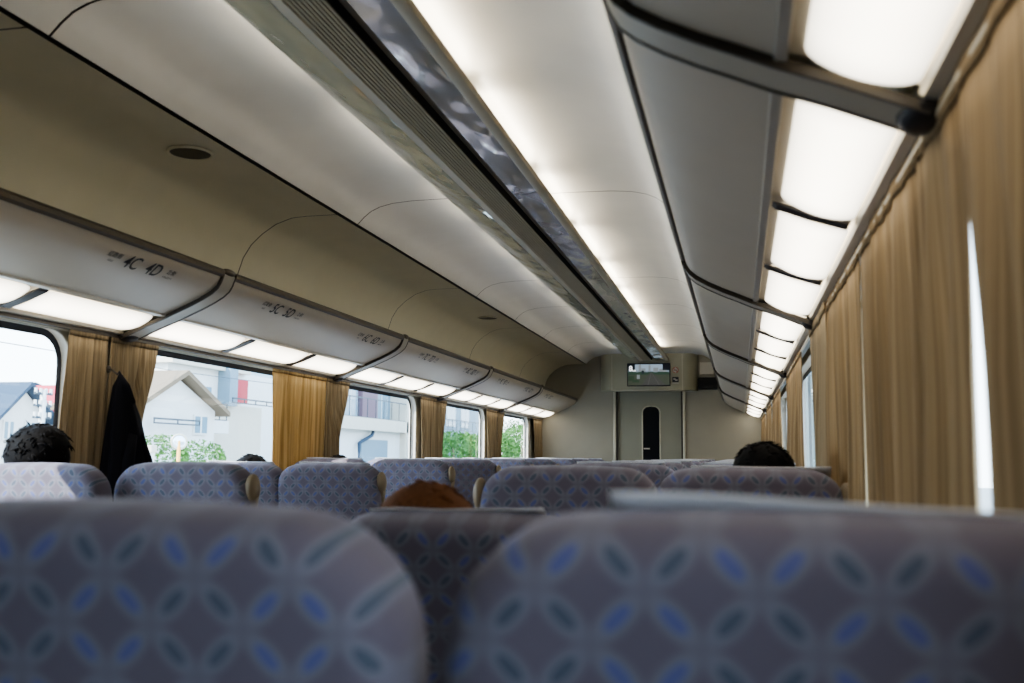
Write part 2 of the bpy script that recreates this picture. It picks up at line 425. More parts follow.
# ------------------------------------------------------------------ luggage racks
RP = [(.872,1.824),(.876,1.805),(.888,1.785),(.912,1.764),(.95,1.742),(1.0,1.718),(1.05,1.697),(1.10,1.675)]
INK = plain('marking_ink', (.04,.035,.03), .5)
def rack(sd, a, c, label, marks):
    cx = sd*.87; g = 'luggage racks above the ' + ('left' if sd < 0 else 'right') + ' windows'
    r = thing('luggage_rack', label, 'luggage rack', (cx, a, 1.60), g)
    L = c-a; e0, e1 = .045, L-.045
    P = lambda pts: [(sd*x-cx, z-1.60) for x, z in pts]
    MB().profY(P(RP), e0, e1).build('shelf_panel', RACK, r, smooth=True)
    MB().profY(P([(.885,1.80),(1.285,1.775)]), e0, e1).build('shelf', COVER, r)
    MB().profY(P([(.860,1.846),(.853,1.836),(.855,1.823),(.865,1.816),(.878,1.819),(.884,1.832),(.876,1.846)]), e0, e1, closed=True, caps=True).build('rail', RAILM, r, smooth=True)
    # lamp strip: backing tray, edge rails, three diffusers
    MB().profY(P([(1.10,1.675),(1.108,1.684),(1.272,1.628),(1.285,1.61)]), e0, e1).build('lamp_tray', SILV, r); lt = r.children[-1] if False else [q for q in r.children if q.name.startswith('lamp_tray')][0]
    MB().profY(P([(1.094,1.680),(1.096,1.670),(1.112,1.666),(1.114,1.676)]), e0, e1, closed=True, caps=True).profY(P([(1.274,1.616),(1.277,1.605),(1.302,1.599),(1.300,1.615)]), e0, e1, closed=True, caps=True).build('edge_rail', SILV, lt, smooth=True)
    n = 3; gap = .06; w = (e1-e0-.03-gap*(n-1))/n
    for i in range(n):
        s0 = e0+.015+i*(w+gap)
        def f(u, v):
            x = 1.122 + .142*u; z = 1.672 - (.052)*u - .012*math.sin(PI*u)
            # rounded ends
            y = s0 + w*v; ed = min(v, 1-v)*w; 
            inset = 0
            if ed < .028:
                inset = (.028 - math.sqrt(max(0, .028**2-(.028-ed)**2)))
            uu = inset/.142 + u*(1-2*inset/.142)
            x = 1.132+.138*uu; z = 1.669-.052*uu-.012*math.sin(PI*uu)
            return (sd*x-cx, y, z-1.60)
        b = MB()
        vv = [0,.004,.012,.025,.05,.09,.14,.3,.5,.7,.86,.91,.95,.975,.988,.996,1]; nc = 11
        vs = [f(i2/(nc-1), v) for v in vv for i2 in range(nc)]
        b.add(vs, [(q*nc+p, q*nc+p+1, (q+1)*nc+p+1, (q+1)*nc+p) for q in range(len(vv)-1) for p in range(nc-1)])
        df = b.build('diffuser', DIFF, lt, smooth=True)
        ga = df.data.attributes.new('glow', 'FLOAT', 'POINT')
        gv = [(.42+.58*math.sin(PI*i2/(nc-1))**.7)*(.5+.5*min(1, min(v,1-v)/.12)**.7) for v in vv for i2 in range(nc)]
        for q, val in enumerate(gv): ga.data[q].value = val*1.15
        if i < n-1:
            yy = s0+w+gap/2
            MB().profY(P([(1.116,1.668),(1.125,1.660),(1.19,1.634),(1.262,1.611),(1.268,1.622)]), yy-gap*.40, yy+gap*.40, closed=True, caps=True).build('divider', DARK, lt)
    # seat markings
    for (yy, row) in marks:
        ang = math.atan2(1.790-1.776, .886-.900)
        for txt, sz, dy, du in ((row+'C', .074, -.062-.012*(len(row)-1), 0), (row+'D', .074, .062+.012*(len(row)-1), 0), ('通路側', .024, -.165, .010), ('AISLE', .012, -.165, -.014), ('窓側', .024, .160, .010), ('WINDOW', .012, .160, -.014)):
            if sd > 0: dy = -dy
            tm = text_mesh(txt, sz, 'seat_marking', INK, r)
            # panel frame: reading direction +Y on the left side, up toward the rail
            up = Vector((-sd*-(.888-.912)*-1*-1, 0, .785-.764))
            up = Vector((sd*(.884-.918), 0, 1.790-1.760)).normalized()
            rt = Vector((0, -sd, 0)); nm = rt.cross(up)
            p0 = Vector((sd*.9035-cx, yy-a+dy, 1.7735-1.60)) + up*du + nm*.006
            M = Matrix((rt, up, nm)).transposed().to_4x4()
            if txt[0] in '0123456789' : M = M @ Matrix.Diagonal((.90,1.0,1,1))
            tm.matrix_local = Matrix.Translation(p0) @ M
    return r
ords = ['nearest','second','third','fourth','fifth','sixth']
lm = [[(2.0,'3'),(2.95,'4')],[(4.01,'5'),(5.09,'6')],[(6.13,'7'),(7.18,'8')],[(8.22,'9'),(9.27,'10')],[(10.3,'11')]]
jl = J[1:] + [YE]
for k, (a, c) in enumerate(zip(jl, jl[1:])):
    names = ' and '.join(m[1]+'C '+m[1]+'D' for m in lm[k])
    rack(-1, a, c, 'grey luggage rack with lamp strip over left windows, marked ' + names, lm[k])
jr = J + [YE]
wr = ['overhead at the top right corner of the view','with the large lit lamp panels, right side','second over the right curtains after the big joint','third over the right curtains after the big joint','fourth over the right curtains after the big joint','over the right curtains, touching the end wall']
for k, (a, c) in enumerate(zip(jr, jr[1:])):
    rack(1, a, c, 'grey luggage rack ' + wr[k], [])
# joint brackets between racks
def bracket(sd, y, label):
    cx = sd*.87; r = thing('rack_bracket', label, 'bracket', (cx, y, 1.60), 'curved brackets between luggage racks')
    P = lambda pts: [(sd*x-cx, z-1.60) for x, z in pts]
    off = lambda pts, d: [(x-d*.45, z-d*.9) for x, z in pts]
    full = [(.864,1.836)] + RP[1:] + [(1.18,1.645),(1.292,1.598)]
    o1 = off(full, .012); 
    MB().profY(P(full + o1[::-1]), -.042, .042, closed=True, caps=True).build('cover_strip', COVER, r, smooth=True)
    o2 = off(full, .014)
    for s in (-1, 1): MB().profY(P(full + o2[::-1]), s*.044-.004, s*.044+.004, closed=True, caps=True).build('dark_edge', BROWN, r, smooth=True)
    MB().ell((sd*.864-cx, 0, .240), (.014,.05,.014), 12, 8).build('rail_joint', RAILM, r, smooth=True)
    MB().ell((sd*1.288-cx, 0, .0), (.036,.056,.022), 14, 8).build('end_cap', DARK, r, smooth=True)
bl = {1.36:'before the 4C 4D mark',3.46:'between 4D and 5C marks',5.56:'between the 6D and 7C marks',7.66:'between the 8D and 9C marks',9.76:'nearest the end wall'}
for y in J[1:]:
    if y > 2: bracket(-1, y, 'curved grey bracket with dark edges on left rack, ' + bl[y])
    bracket(1, y, 'curved dark bracket on right rack, ' + {1.36:'the big one at the top right',3.46:'next beyond the big one',5.56:'third of five along the aisle',7.66:'fourth of five along the aisle',9.76:'nearest the end wall'}[y])

# ------------------------------------------------------------------ curtains
for sd, nm in ((-1,'left'),(1,'right')):
    t = thing('curtain_rail', 'dark slim curtain track above the %s windows' % nm, 'curtain rail', (sd*1.305,YB,1.588))
    MB().profY([(-.010,.0),(.014,0),(.014,.016),(-.010,.016)], 0, YE-YB, closed=True, caps=True).build('track', BROWN, t)
    MB().profY([(-.012,-.004),(-.004,-.004),(-.004,.002),(-.012,.002)], 0, YE-YB, closed=True, caps=True).build('track_lip', TAN, t)
def curtain(sd, ya, yb, ya2, yb2, m, label, x=1.298, folds=None, amp=.014, zc=1.2, flare=0, seed=0, tie=False):
    rnd = random.Random(seed+int(ya*100)); g = ('left' if sd < 0 else 'right') + ' side curtains'
    t = thing('curtain', label, 'curtain', (sd*x,(ya+yb)/2,.62), g)
    w = yb-ya; nf = folds or max(4, int(w/.055)); cy = (ya+yb)/2
    ph = [rnd.uniform(0,6.28) for _ in range(4)]
    def f(u, v):
        z = .965*v                         # 0 bottom .62 .. top 1.585
        zz = z+.62
        k = min(1, max(0, (1.585-zz)/(1.585-zc))); k = k*k*(3-2*k)
        y = (ya+(ya2-ya)*k) + ((yb+(yb2-yb)*k)-(ya+(ya2-ya)*k))*u
        fr = u + .02*math.sin(5*u*PI+ph[0])
        dx = amp*math.sin(2*PI*nf*fr+ph[1])*(.45+.55*(1-v*.6)) + amp*.5*math.sin(2*PI*nf*.37*fr+ph[2])
        dx += .008*math.sin(3*v+ph[3]+u*4)
        ef = min(1, min(u, 1-u)*nf*.9); dx *= (.25+.75*ef)*(1-.85*v**4)
        if flare: dx -= flare*max(0, 1-u*4)*k
        return (-sd*dx*1.0, y-cy, z)
    b = MB().grid(f, nf*8, 14); b.build('cloth', m, t, smooth='all', solid=.002)
    b = MB().grid(lambda u, v: tuple(Vector(f(u, .985+.03*v)) + Vector((-sd*.003,0,0))), nf*8, 1); b.build('heading_tape', m, t, smooth='all', solid=.003)
    return t
curtain(-1, 3.125, 3.352, 3.10, 3.362, CURL, 'brown curtain gathered at the left of the black coat', folds=6)
curtain(-1, 3.372, 3.689, 3.357, 3.599, CURL, 'brown curtain gathered just behind the black coat', folds=6)
curtain(-1, 4.738, 5.428, 4.758, 5.423, CURG, 'wide golden curtain left of the second pillar', folds=13)
curtain(-1, 5.443, 5.786, 5.423, 5.645, CURL, 'narrow brown curtain right of the wide golden one', folds=6)
curtain(-1, 7.207, 7.620, 7.258, 7.620, CURL, 'brown curtain on the third pillar, window side with pale edge', folds=6)
curtain(-1, 7.631, 7.893, 7.620, 7.802, CURL, 'brown curtain on the third pillar, side toward the end wall', folds=5)
curtain(-1, 9.233, 9.657, 9.294, 9.677, CURL, 'brown curtain on the fourth pillar, nearer half', folds=6)
curtain(-1, 9.677, 9.969, 9.677, 9.858, CURL, 'brown curtain on the fourth pillar, farther half', folds=5)
curtain(-1, 11.471, 11.995, 11.542, 11.995, CURL, 'brown curtain touching the end wall, left side', folds=6)
curtain(1, .25,1.20, .25,1.135, CURR, 'dark brown curtain at the far right edge of the view', folds=9)
curtain(1, 1.17,2.175, 1.19,2.178, CURR, 'broad tan curtain beside the thin bright gap, right side', folds=10, amp=.018)
curtain(1, 2.205,3.05, 2.205,3.05, CURR, 'tan curtain beyond the thin pale line, right side', folds=11, amp=.017)
curtain(1, 2.97,3.62, 2.97,3.56, CURL, 'darker brown gathered curtain edge beside the first pale blue window', x=1.29, folds=5)
curtain(1, 4.25,5.66, 4.20,5.68, CURR, 'tan curtain between the two pale blue window gaps, right side', folds=13)
curtain(1, 6.5,8.0, 6.46,8.05, CURR, 'tan curtain past the second pale blue window gap, right side', folds=18)
curtain(1, 8.4,9.8, 8.35,9.85, CURR, 'second tan curtain from the end wall, right side', folds=20)
curtain(1, 10.2,11.9, 10.2,11.9, CURR, 'tan curtain nearest the end wall, right side', folds=24)

# ------------------------------------------------------------------ black coat
ct = thing('coat', 'black coat hanging from a hook between two brown curtains', 'coat', (-1.235,3.39,1.455))
COATM = plain('black_wool', (.008,.008,.011), .95, bump=.5, spec=.1)
def cf(u, v):
    a = 2*PI*u; z = -.86*v
    top = [(-.045,.015,.02),(.0,.085,.04),(0.03,.125,.055),(.045,.15,.06),(.05,.16,.06),(.05,.17,.065)]
    k = v*5/1.0; i = min(4, int(k)); fr = k-i
    c0, w0, d0 = [top[i][j]+(top[i+1][j]-top[i][j])*fr for j in range(3)]
    if v < .06: w0 *= v/.06; d0 *= v/.06
    rip = 1+.10*math.sin(5*a+v*3)*min(1,v*3)+.05*math.sin(9*a)
    return (d0*math.sin(a)*rip, c0+w0*math.cos(a)*rip, z)
MB().grid(cf, 48, 30).build('body', COATM, ct, smooth='all', merge=True)
def sleeve(s):
    pts = [(.03, c, z) for c, z in ((s*.02+.02,-.24),(s*.06+.03,-.34),(s*.09+.04,-.50),(s*.09+.04,-.66))]
    return MB().tube(pts, [.025,.035,.036,.034], 12)
for s in (-1, 1): sleeve(s).build('sleeve', COATM, ct, smooth='all')
MB().tube([(.0,-.045,-.02),(.02,-.03,-.06),(.03,.0,-.12)], [.012,.016,.014], 10).build('collar', COATM, ct, smooth='all')
hk = thing('coat_hook', 'small metal hook holding the black coat', 'hook', (-1.30,3.36,1.464))
MB().tube([(0,0,0),(.02,0,-.003),(.045,0,-.02),(.055,0,-.008)], .004, 8).build('hook_arm', BROWN, hk)
MB().tube([(0,0,0),(.008,0,0)], .014, 12).build('hook_plate', BROWN, hk)

# ------------------------------------------------------------------ seats
def rounded(w0, w1, h, r, n=7):
    """front outline: bottom width w0, top width w1"""
    pts = [(-w0/2,0),(w0/2,0)]
    for k in range(n+1):
        a = PI/2*k/n; pts.append((w1/2-r+r*math.cos(a), h-r+r*math.sin(a)))
    for j in range(1, 4): pts.append(((w1/2-r)*(1-j/2), h+.004*(1-abs(1-j/2)**2)))
    for k in range(n+1):
        a = PI/2+PI/2*k/n; pts.append((-w1/2+r+r*math.cos(a), h-r+r*math.sin(a)))
    return pts
def make_seat(outer, rec, cover=None, ztop=1.115):
    """outer=+1: grab handle on the +x side. origin on the floor below the top rear edge"""
    root = D.objects.new('train_seat', None); col.objects.link(root); root.empty_display_size = .1
    h = .76/1.0; bk = D.objects.new('backrest', None)
    # backrest mesh: local origin at pivot, rises h, thickness d
    out = rounded(.475,.465,h,.092)
    nn = len(out); d = .105
    # rings for a padded edge: (depth, inset)
    rings = [(0,.030),(.004,.016),(.014,.005),(.032,0),(d-.03,0),(d-.012,.008),(d,.028)]
    cx, cz = 0, h/2
    vs = []
    for dep, ins in rings:
        for x, z in out:
            sx = 1-ins/(.23); sz = 1-ins/(h/2)
            vs.append((x*sx, dep, cz+(z-cz)*sz))
    fs = [(r_*nn+i, r_*nn+(i+1)%nn, (r_+1)*nn+(i+1)%nn, (r_+1)*nn+i) for r_ in range(len(rings)-1) for i in range(nn)]
    fs += [tuple(range(nn)), tuple(range((len(rings)-1)*nn, len(rings)*nn))]
    M = Matrix.Translation((0, 0, ztop-h*math.cos(rec))) @ Matrix.Rotation(rec, 4, 'X')
    # shift so that the rear top edge sits at y=0
    yo = h*math.sin(rec); M = Matrix.Translation((0, yo, 0)) @ M
    back = MB().add(vs, fs).build('backrest', FABRIC, root, smooth=True)
    back.matrix_local = M; I4 = Matrix.Identity(4)
    # grab handle at the upper outer corner
    hb = MB().ell((outer*.232,.045,h-.078), (.020,.034,.045), 14, 12, lambda q: 1+.12*q.z)
    hb.tube([(outer*.232,.045,h-.10),(outer*.226,.05,h-.17)], [.018,.012], 12)
    hb.build('grab_handle', HANDLE, back, smooth='all')
    # lower shell and tray on the rear
    tray = MB().box(-.20,.20,-.016,-.002,.10,.36).build('tray_table', PLAST, back, bevel=.006)
    MB().box(-.012,.012,-.026,-.016,.345,.372).build('tray_latch', METAL, tray, bevel=.002)
    MB().tube([(-.17,-.05,.04),(-.17,-.02,.10)], .004, 6).tube([(.17,-.05,.04),(.17,-.02,.10)], .004, 6).tube([(-.17,-.05,.04),(.17,-.05,.04)], .004, 6).build('magazine_rail', METAL, back)
    # cushion
    MB().box(-.22,.22,yo+.02,yo+.50,.34,.46).build('cushion', FABRIC, root, smooth=True, bevel=.035, seg=3)
    MB().box(-.20,.20,yo+.04,yo+.46,.26,.345).build('seat_pan', PLAST, root, bevel=.01)
    MB().box(-.17,.17,yo+.12,yo+.34,.0,.05).box(-.05,.05,yo+.17,yo+.29,.05,.27).build('pedestal', METAL, root, bevel=.008)
    a = MB().box(outer*.215-.025*(outer<0)-.0, outer*.215+.025*(outer>0), yo+.0,yo+.42,.56,.61)
    a.box(outer*.215-.02*(outer<0), outer*.215+.02*(outer>0), yo+.02,yo+.10,.30,.57).build('armrest', PLAST, root, bevel=.008)
    # headrest cloth on the front, its top edge showing over the backrest
    if cover is not None:
        c0, c1, xl, xr = cover
        def f(u, v):
            x = xl+(xr-xl)*u; top = c0+(c1-c0)*u+.0012*math.sin(7*u)
            z = h-.23+(.23+top)*v
            return (x, d+.006+.003*math.sin(12*u) - .040*max(0,(v-.80)/.20)**1.6, z)
        MB().grid(f, 24, 20).build('headrest_cover', COVERW, back, smooth='all', solid=.0015)
    return root
XS = {('R','aisle'):.610, ('R','window'):1.062, ('L','aisle'):-.655, ('L','window'):-1.095}
protos = {}
def seat(side, pos, y, ztop=1.115, rec=.16, cover=(.006,.006,-.17,.17), label='', dx=0):
    outer = {('R','aisle'):-1,('R','window'):1,('L','aisle'):1,('L','window'):-1}[(side,pos)]
    key = (outer, round(rec,3), cover, ztop)
    if key in protos: r = copy_tree(protos[key])
    else: r = protos[key] = make_seat(outer, rec, cover, ztop)
    r.location = (XS[(side,pos)]+dx, y, 0)
    tag(r, label, 'seat', 'train seats with overlapping circle fabric')
    return r
S = 'lavender circle-pattern train seat '
seat('R','aisle', .60, 1.103, .12, None, S+'filling the bottom left of the view, out of focus', dx=-.014)
seat('R','window', .60, 1.105, .12, (.013,.001,-.128,.23), S+'filling the bottom right, white cloth corner poking up', dx=.024)
seat('R','aisle', 1.50, 1.036, .30, (.004,.012,-.16,.13), S+'seen in the gap between the two nearest, behind brown-haired passenger')
seat('R','window', 1.50, 1.04, .30, (.004,.004,-.16,.16), S+'with its top barely over the nearest right seat')
seat('R','aisle', 2.52, 1.113, .14, (-.01,-.01,-.16,.16), S+'at the middle with beige handle on its left corner')
seat('R','window', 2.52, 1.113, .14, (.005,.006,-.14,.20), S+'behind the dark-haired passenger at the right curtains')
yr = 3.58; rnk = ['fourth','fifth','sixth','seventh','eighth','ninth','tenth','eleventh']
k = 0
while yr < 11.3:
    seat('R','aisle', yr, 1.113, .16, (.006,.008,-.15,.17), S+'on the aisle, right side, %s row from the camera' % rnk[k])
    seat('R','window', yr, 1.113, .16, (.006,.008,-.15,.17), S+'by the right curtains, %s row from the camera' % rnk[k])
    yr += 1.05; k += 1
seat('L','aisle', 2.80, 1.110, .12, (-.01,-.01,-.16,.16), S+'first whole one on the left, near the black coat', dx=.004)
seat('L','window', 2.67, 1.104, .12, (-.01,-.01,-.16,.16), S+'cut by the left edge, under the black-haired head', dx=.02)
yl = 3.95; k = 0
rl = ['second','third','fourth','fifth','sixth','seventh','eighth','ninth']
while yl < 11.4:
    zt = {0:1.098,1:1.113}.get(k, 1.111)
    seat('L','aisle', yl, zt, .16, (.006,.006,-.15,.17), S+'on the aisle, left side, %s row from the coat' % rl[k])
    seat('L','window', yl, zt, .16, (.006,.006,-.15,.17), S+'by the left windows, %s row from the coat' % rl[k])
    yl += 1.05; k += 1

# ------------------------------------------------------------------ passengers
SKIN = plain('skin', (.50,.30,.20), .55)
def hair_mat(name, c, hi):
    kk = N(name); nz = kk.noise(kk.coord((60,60,8)), 3, 3); kk.l(kk.mix(nz, c, hi), kk.b.inputs['Base Color'])
    kk.b.inputs['Roughness'].default_value = .75; kk.b.inputs['Specular IOR Level'].default_value = .12; return kk.m
HBLK = hair_mat('hair_black', (.002,.002,.003), (.006,.005,.005)); HBRN = hair_mat('hair_brown', (.045,.020,.011), (.19,.080,.035))
def skinned(name, joints, m, parent, root=0, sub=2):
    """joints: list of (pos, radius, parent index)"""
    me = D.meshes.new(name); me.from_pydata([j[0] for j in joints], [(i, j[2]) for i, j in enumerate(joints) if j[2] is not None], [])
    o = D.objects.new(name, me); col.objects.link(o); o.parent = parent
    md = o.modifiers.new('Skin', 'SKIN'); md.use_smooth_shade = True
    for i, j in enumerate(joints):
        r = j[1] if isinstance(j[1], tuple) else (j[1], j[1])
        me.skin_vertices[0].data[i].radius = r; me.skin_vertices[0].data[i].use_root = (i == root)
    sb = o.modifiers.new('Sub', 'SUBSURF'); sb.levels = sub; sb.render_levels = sub
    me.materials.append(m); return o
def person(x, y, ztop, label, hair, shirt, trous, hw=.085, messy=1.0, seed=1, lean=0, floor_z=0):
    p = thing('person', label, 'person', (x, y, 0))
    H = ztop; hy = 0.0
    # head centre about .115 under the crown
    hc = H-.115; nk = H-.25; sh = H-.33; pel = .585
    py = .13
    bx = -lean
    Jt = [((bx,py,pel),.13,None),((bx*.8,py-.03,pel+.16),.125,0),((bx*.4,py-.06,sh-.10),.14,1),((0,py-.09,sh),.10,2),((0,hy+.015,nk),.052,3),
          ((0,hy+.01,nk+.07),.070,4),((0,hy,hc+.0),.083,5),((0,hy-.005,hc+.05),.060,6),
          ((0,hy+.095,hc-.015),.012,6)]
    i0 = len(Jt)
    for s in (-1, 1):
        n0 = len(Jt)
        Jt += [((s*.155,py-.08,sh-.03),.058,3),((s*.175,py-.02,sh-.28),.043,n0),((s*.15,py+.20,pel+.13),.034,n0+1),((s*.10,py+.28,pel+.10),.030,n0+2)]
        h0 = n0+3
        for q in range(5):
            ang = (-2+q)*.010
            bse = (s*.10-s*ang, py+.34, pel+.095)
            n1 = len(Jt)
            if q == 4: Jt += [((s*.065,py+.32,pel+.10),.011,h0),((s*.055,py+.35,pel+.085),.009,n1)]
            else: Jt += [((s*.125-q*s*.018,py+.35,pel+.098),.0095,h0),((s*.127-q*s*.019,py+.385-.004*abs(q-1),pel+.085),.009,n1),((s*.128-q*s*.019,py+.40-.004*abs(q-1),pel+.055),.008,n1+1)]
        n2 = len(Jt)
        Jt += [((bx+s*.09,py+.02,pel-.01),.095,0),((bx+s*.11,py+.42,.50),.068,n2),((bx+s*.11,py+.46,.28),.052,n2+1),((bx+s*.11,py+.44,.09),.040,n2+2),((bx+s*.12,py+.54,.045),.038,n2+3),((bx+s*.12,py+.62,.035),.028,n2+4)]
    body = skinned('body', Jt, SKIN, p)
    # shirt / trousers follow the same skeleton, slightly larger
    Sj = [((bx,py,pel+.02),.142,None),((bx*.8,py-.03,pel+.16),.138,0),((bx*.4,py-.06,sh-.10),.152,1),((0,py-.085,sh+.005),.105,2),((0,py-.10,sh+.05),.060,3)]
    for s in (-1, 1):
        n0 = len(Sj); Sj += [((s*.155,py-.08,sh-.03),.070,3),((s*.175,py-.02,sh-.28),.052,n0),((s*.155,py+.17,pel+.135),.044,n0+1)]
    skinned('shirt', Sj, shirt, p)
    Tj = [((bx,py,pel),.138,None)]
    for s in (-1, 1):
        n0 = len(Tj); Tj += [((bx+s*.09,py+.02,pel-.01),.105,0),((bx+s*.11,py+.42,.50),.080,n0),((bx+s*.11,py+.46,.28),.066,n0+1),((bx+s*.11,py+.44,.12),.060,n0+2)]
    skinned('trousers', Tj, trous, p)
    sb = MB()
    for s in (-1, 1): sb.ell((bx+s*.12,py+.53,.045), (.045,.125,.045), 14, 8)
    sb.build('shoes', DARK, p, smooth='all')
    # face details
    fb = MB()
    for s in (-1, 1): fb.ell((s*.030,hy+.078,hc+.0), (.012,.008,.008), 10, 6)
    fb.build('eyes', DARK, p, smooth='all')
    MB().ell((0,hy+.083,hc-.062), (.024,.008,.007), 10, 6).build('mouth', REDM, p, smooth='all')
    eb_ = MB()
    for s in (-1, 1): eb_.ell((s*.084,hy,hc-.01), (.010,.020,.032), 10, 8)
    eb_.build('ears', SKIN, p, smooth='all')
    # hair: cap covering crown and back of head, plus locks
    rnd = random.Random(seed)
    def fn(d):
        k = 1+.05*noise.noise(d*3+Vector((seed,0,0)))*messy+.03*noise.noise(d*9)*messy
        if d.y > .35 and d.z < .25: k *= .80
        return k
    hb = MB().ell((0,hy-.014,hc+.018), (hw,.105,.100), 40, 28, fn)
    for i in range(int(260*messy)):
        th = rnd.uniform(0,2*PI); ph = rnd.uniform(.0,1.9)
        d = Vector((math.sin(ph)*math.cos(th), math.sin(ph)*math.sin(th), math.cos(ph)))
        if d.y > .45 and d.z < .3: continue
        o = Vector((d.x*hw,hy-.014+d.y*.105,hc+.018+d.z*.100))
        tn = Vector((rnd.uniform(-1,1),rnd.uniform(-1,1),rnd.uniform(-.9,.3)))
        tn = (tn-d*tn.dot(d)*.85).normalized()
        L = rnd.uniform(.015,.035)
        hb.tube([o-d*.004, o+tn*L*.5+d*.001, o+tn*L+d*rnd.uniform(-.004,.005)*messy], [.0035,.0025,.0006], 5)
    hb.build('hair', hair, p, smooth='all')
    return p
NAVY = plain('navy_cloth', (.02,.025,.05), .9); GREYC = plain('grey_cloth', (.12,.12,.13), .9); WHITEC = plain('white_cloth', (.6,.6,.6), .9)
person(.490, 1.76, 1.098, 'passenger with reddish brown hair between the nearest two seats', HBRN, GREYC, NAVY, hw=.098, messy=.35, seed=2, lean=-.03)
person(1.105, 2.80, 1.188, 'passenger with black hair by the right curtains', HBLK, NAVY, GREYC, hw=.088, messy=.8, seed=3)
person(-1.185, 2.87, 1.236, 'passenger with tousled black hair at the left edge', HBLK, WHITEC, NAVY, hw=.100, messy=1.0, seed=4)
person(-1.075, 4.13, 1.142, 'passenger with dark hair, crown just over the seat below the convex mirror', HBLK, GREYC, NAVY, hw=.086, messy=.5, seed=5)
person(-1.10, 5.18, 1.142, 'passenger with black hair barely seen in front of the golden curtain', HBLK, NAVY, GREYC, hw=.082, messy=.4, seed=6)

# ------------------------------------------------------------------ outside
WHB = plain('white_render', (.66,.66,.64), .8); CRB = plain('cream_render', (.56,.52,.44), .8); GRR = plain('grey_roof', (.055,.08,.115), .9, spec=.1)
BLG = plain('bluegrey_panel', (.17,.25,.30), .6); REDP = plain('red_panel', (.45,.05,.07), .8); MAUV = plain('mauve_wall', (.16,.10,.13), .7)
RAILB = plain('grey_railing', (.05,.07,.09), .5, .3); WIN = plain('house_window', (.16,.26,.32), .15); TANR = plain('tan_verge', (.20,.15,.10), .9)
ORNG = plain('orange_pole', (.80,.42,.10), .5); ASPH = plain('asphalt', (.30,.30,.29), .9, vs=30)
GZr = -1.15
MB().box(-90,-1.9,-40,90,GZr-.1,GZr).build('ground', ASPH)['kind'] = 'structure'
MB().box(1.9,90,-40,90,GZr-.1,GZr).build('ground_right', ASPH)['kind'] = 'structure'
def leafm(name, a, b2):
    kk = N(name); kk.l(kk.mix(kk.noise(kk.coord(), 3, 3), a, b2), kk.b.inputs['Base Color']); kk.b.inputs['Roughness'].default_value = .7; return kk.m
LEAF = leafm('leaves', (.03,.10,.012), (.10,.24,.04)); BARK = plain('bark', (.20,.14,.09), .9)
def tree(x, y, h, r, label, seed):
    t = thing('tree', label, 'tree', (x,y,GZr), 'trees outside the left windows'); rnd = random.Random(seed)
    MB().tube([(0,0,0),(.08,.0,h*.4),(.0,.1,h*.75)], [.14,.10,.04], 8).build('trunk', BARK, t, smooth='all')
    b = MB()
    for i in range(3200 if r > 1 else 2600):
        th = rnd.uniform(0,2*PI); z = rnd.uniform(-1,1); rr = rnd.uniform(.55,1)**.5
        q = math.sqrt(1-z*z); c = Vector((r*rr*q*math.cos(th), r*rr*q*math.sin(th), h*.62+h*.38*rr*z))
        c += Vector((noise.noise(c*1.3),noise.noise(c*1.3+Vector((9,0,0))),0))*.4*r
        a = Vector((rnd.uniform(-1,1),rnd.uniform(-1,1),rnd.uniform(-1,1))).normalized(); d2 = a.orthogonal().normalized(); s = rnd.uniform(.06,.15)*min(1, r*.45+.1)
        b.add([c-a*s, c+d2*s*.5, c+a*s, c-d2*s*.5], [(0,1,2,3)])
    b.build('foliage', LEAF, t); return t
def window(par, x, y0_, y1_, z0, z1, nx=2):
    MB().box(x,x+.06,y0_,y1_,z0,z1).build('window', WHB, par)
    b = MB(); w = (y1_-y0_)/nx
    for i in range(nx): b.box(x+.05,x+.07,y0_+w*i+.05,y0_+w*(i+1)-.05,z0+.05,z1-.05)
    b.build('pane', WIN, par)
def railing(par, x, y0_, y1_, z0, z1, n):
    b = MB().box(x-.03,x+.03,y0_,y1_,z1-.05,z1).box(x-.02,x+.02,y0_,y1_,z0,z0+.04)
    for i in range(n+1): y = y0_+(y1_-y0_)*i/n; b.box(x-.015,x+.015,y-.015,y+.015,z0,z1)
    b.build('railing', RAILB, par)
def house(name, label, x0, x1, y0_, y1_, ze, zp, wallm, roofm, yp=None):
    """gable facing the train (+x)"""
    o = thing(name, label, 'house', (x0,y0_,GZr)); yp = (y0_+y1_)/2 if yp is None else yp
    P = lambda x, y, z: (x-x0, y-y0_, z-GZr)
    MB().add([P(x,y,z) for x in (x0,x1) for y,z in ((y0_,GZr),(y1_,GZr),(y1_,ze),(yp,zp-.1),(y0_,ze))], [(0,1,2,3,4),(9,8,7,6,5),(0,5,6,1),(1,6,7,2),(4,9,5,0)]).build('walls', wallm, o)
    b = MB(); ov = .35
    sl0 = (zp-ze)/(yp-y0_); sl1 = (zp-ze)/(y1_-yp)
    for ya, za, sg in ((y0_-ov, ze-ov*sl0, 1),(y1_+ov, ze-ov*sl1, -1)):
        vs = [P(x,y,z+dz) for dz in (0,.14) for x,y,z in ((x1+ov,ya,za),(x1+ov,yp,zp),(x0-ov,yp,zp),(x0-ov,ya,za))]
        b.add(vs, [(0,1,2,3),(4,5,6,7),(0,1,5,4),(1,2,6,5),(2,3,7,6),(3,0,4,7)])
    b.build('roof', roofm, o)
    return o, P
def box_part(par, name, m, x0, x1, y0_, y1_, z0, z1, P):
    a = P(x0,y0_,z0); c = P(x1,y1_,z1); return MB().box(a[0],c[0],a[1],c[1],a[2],c[2]).build(name, m, par)
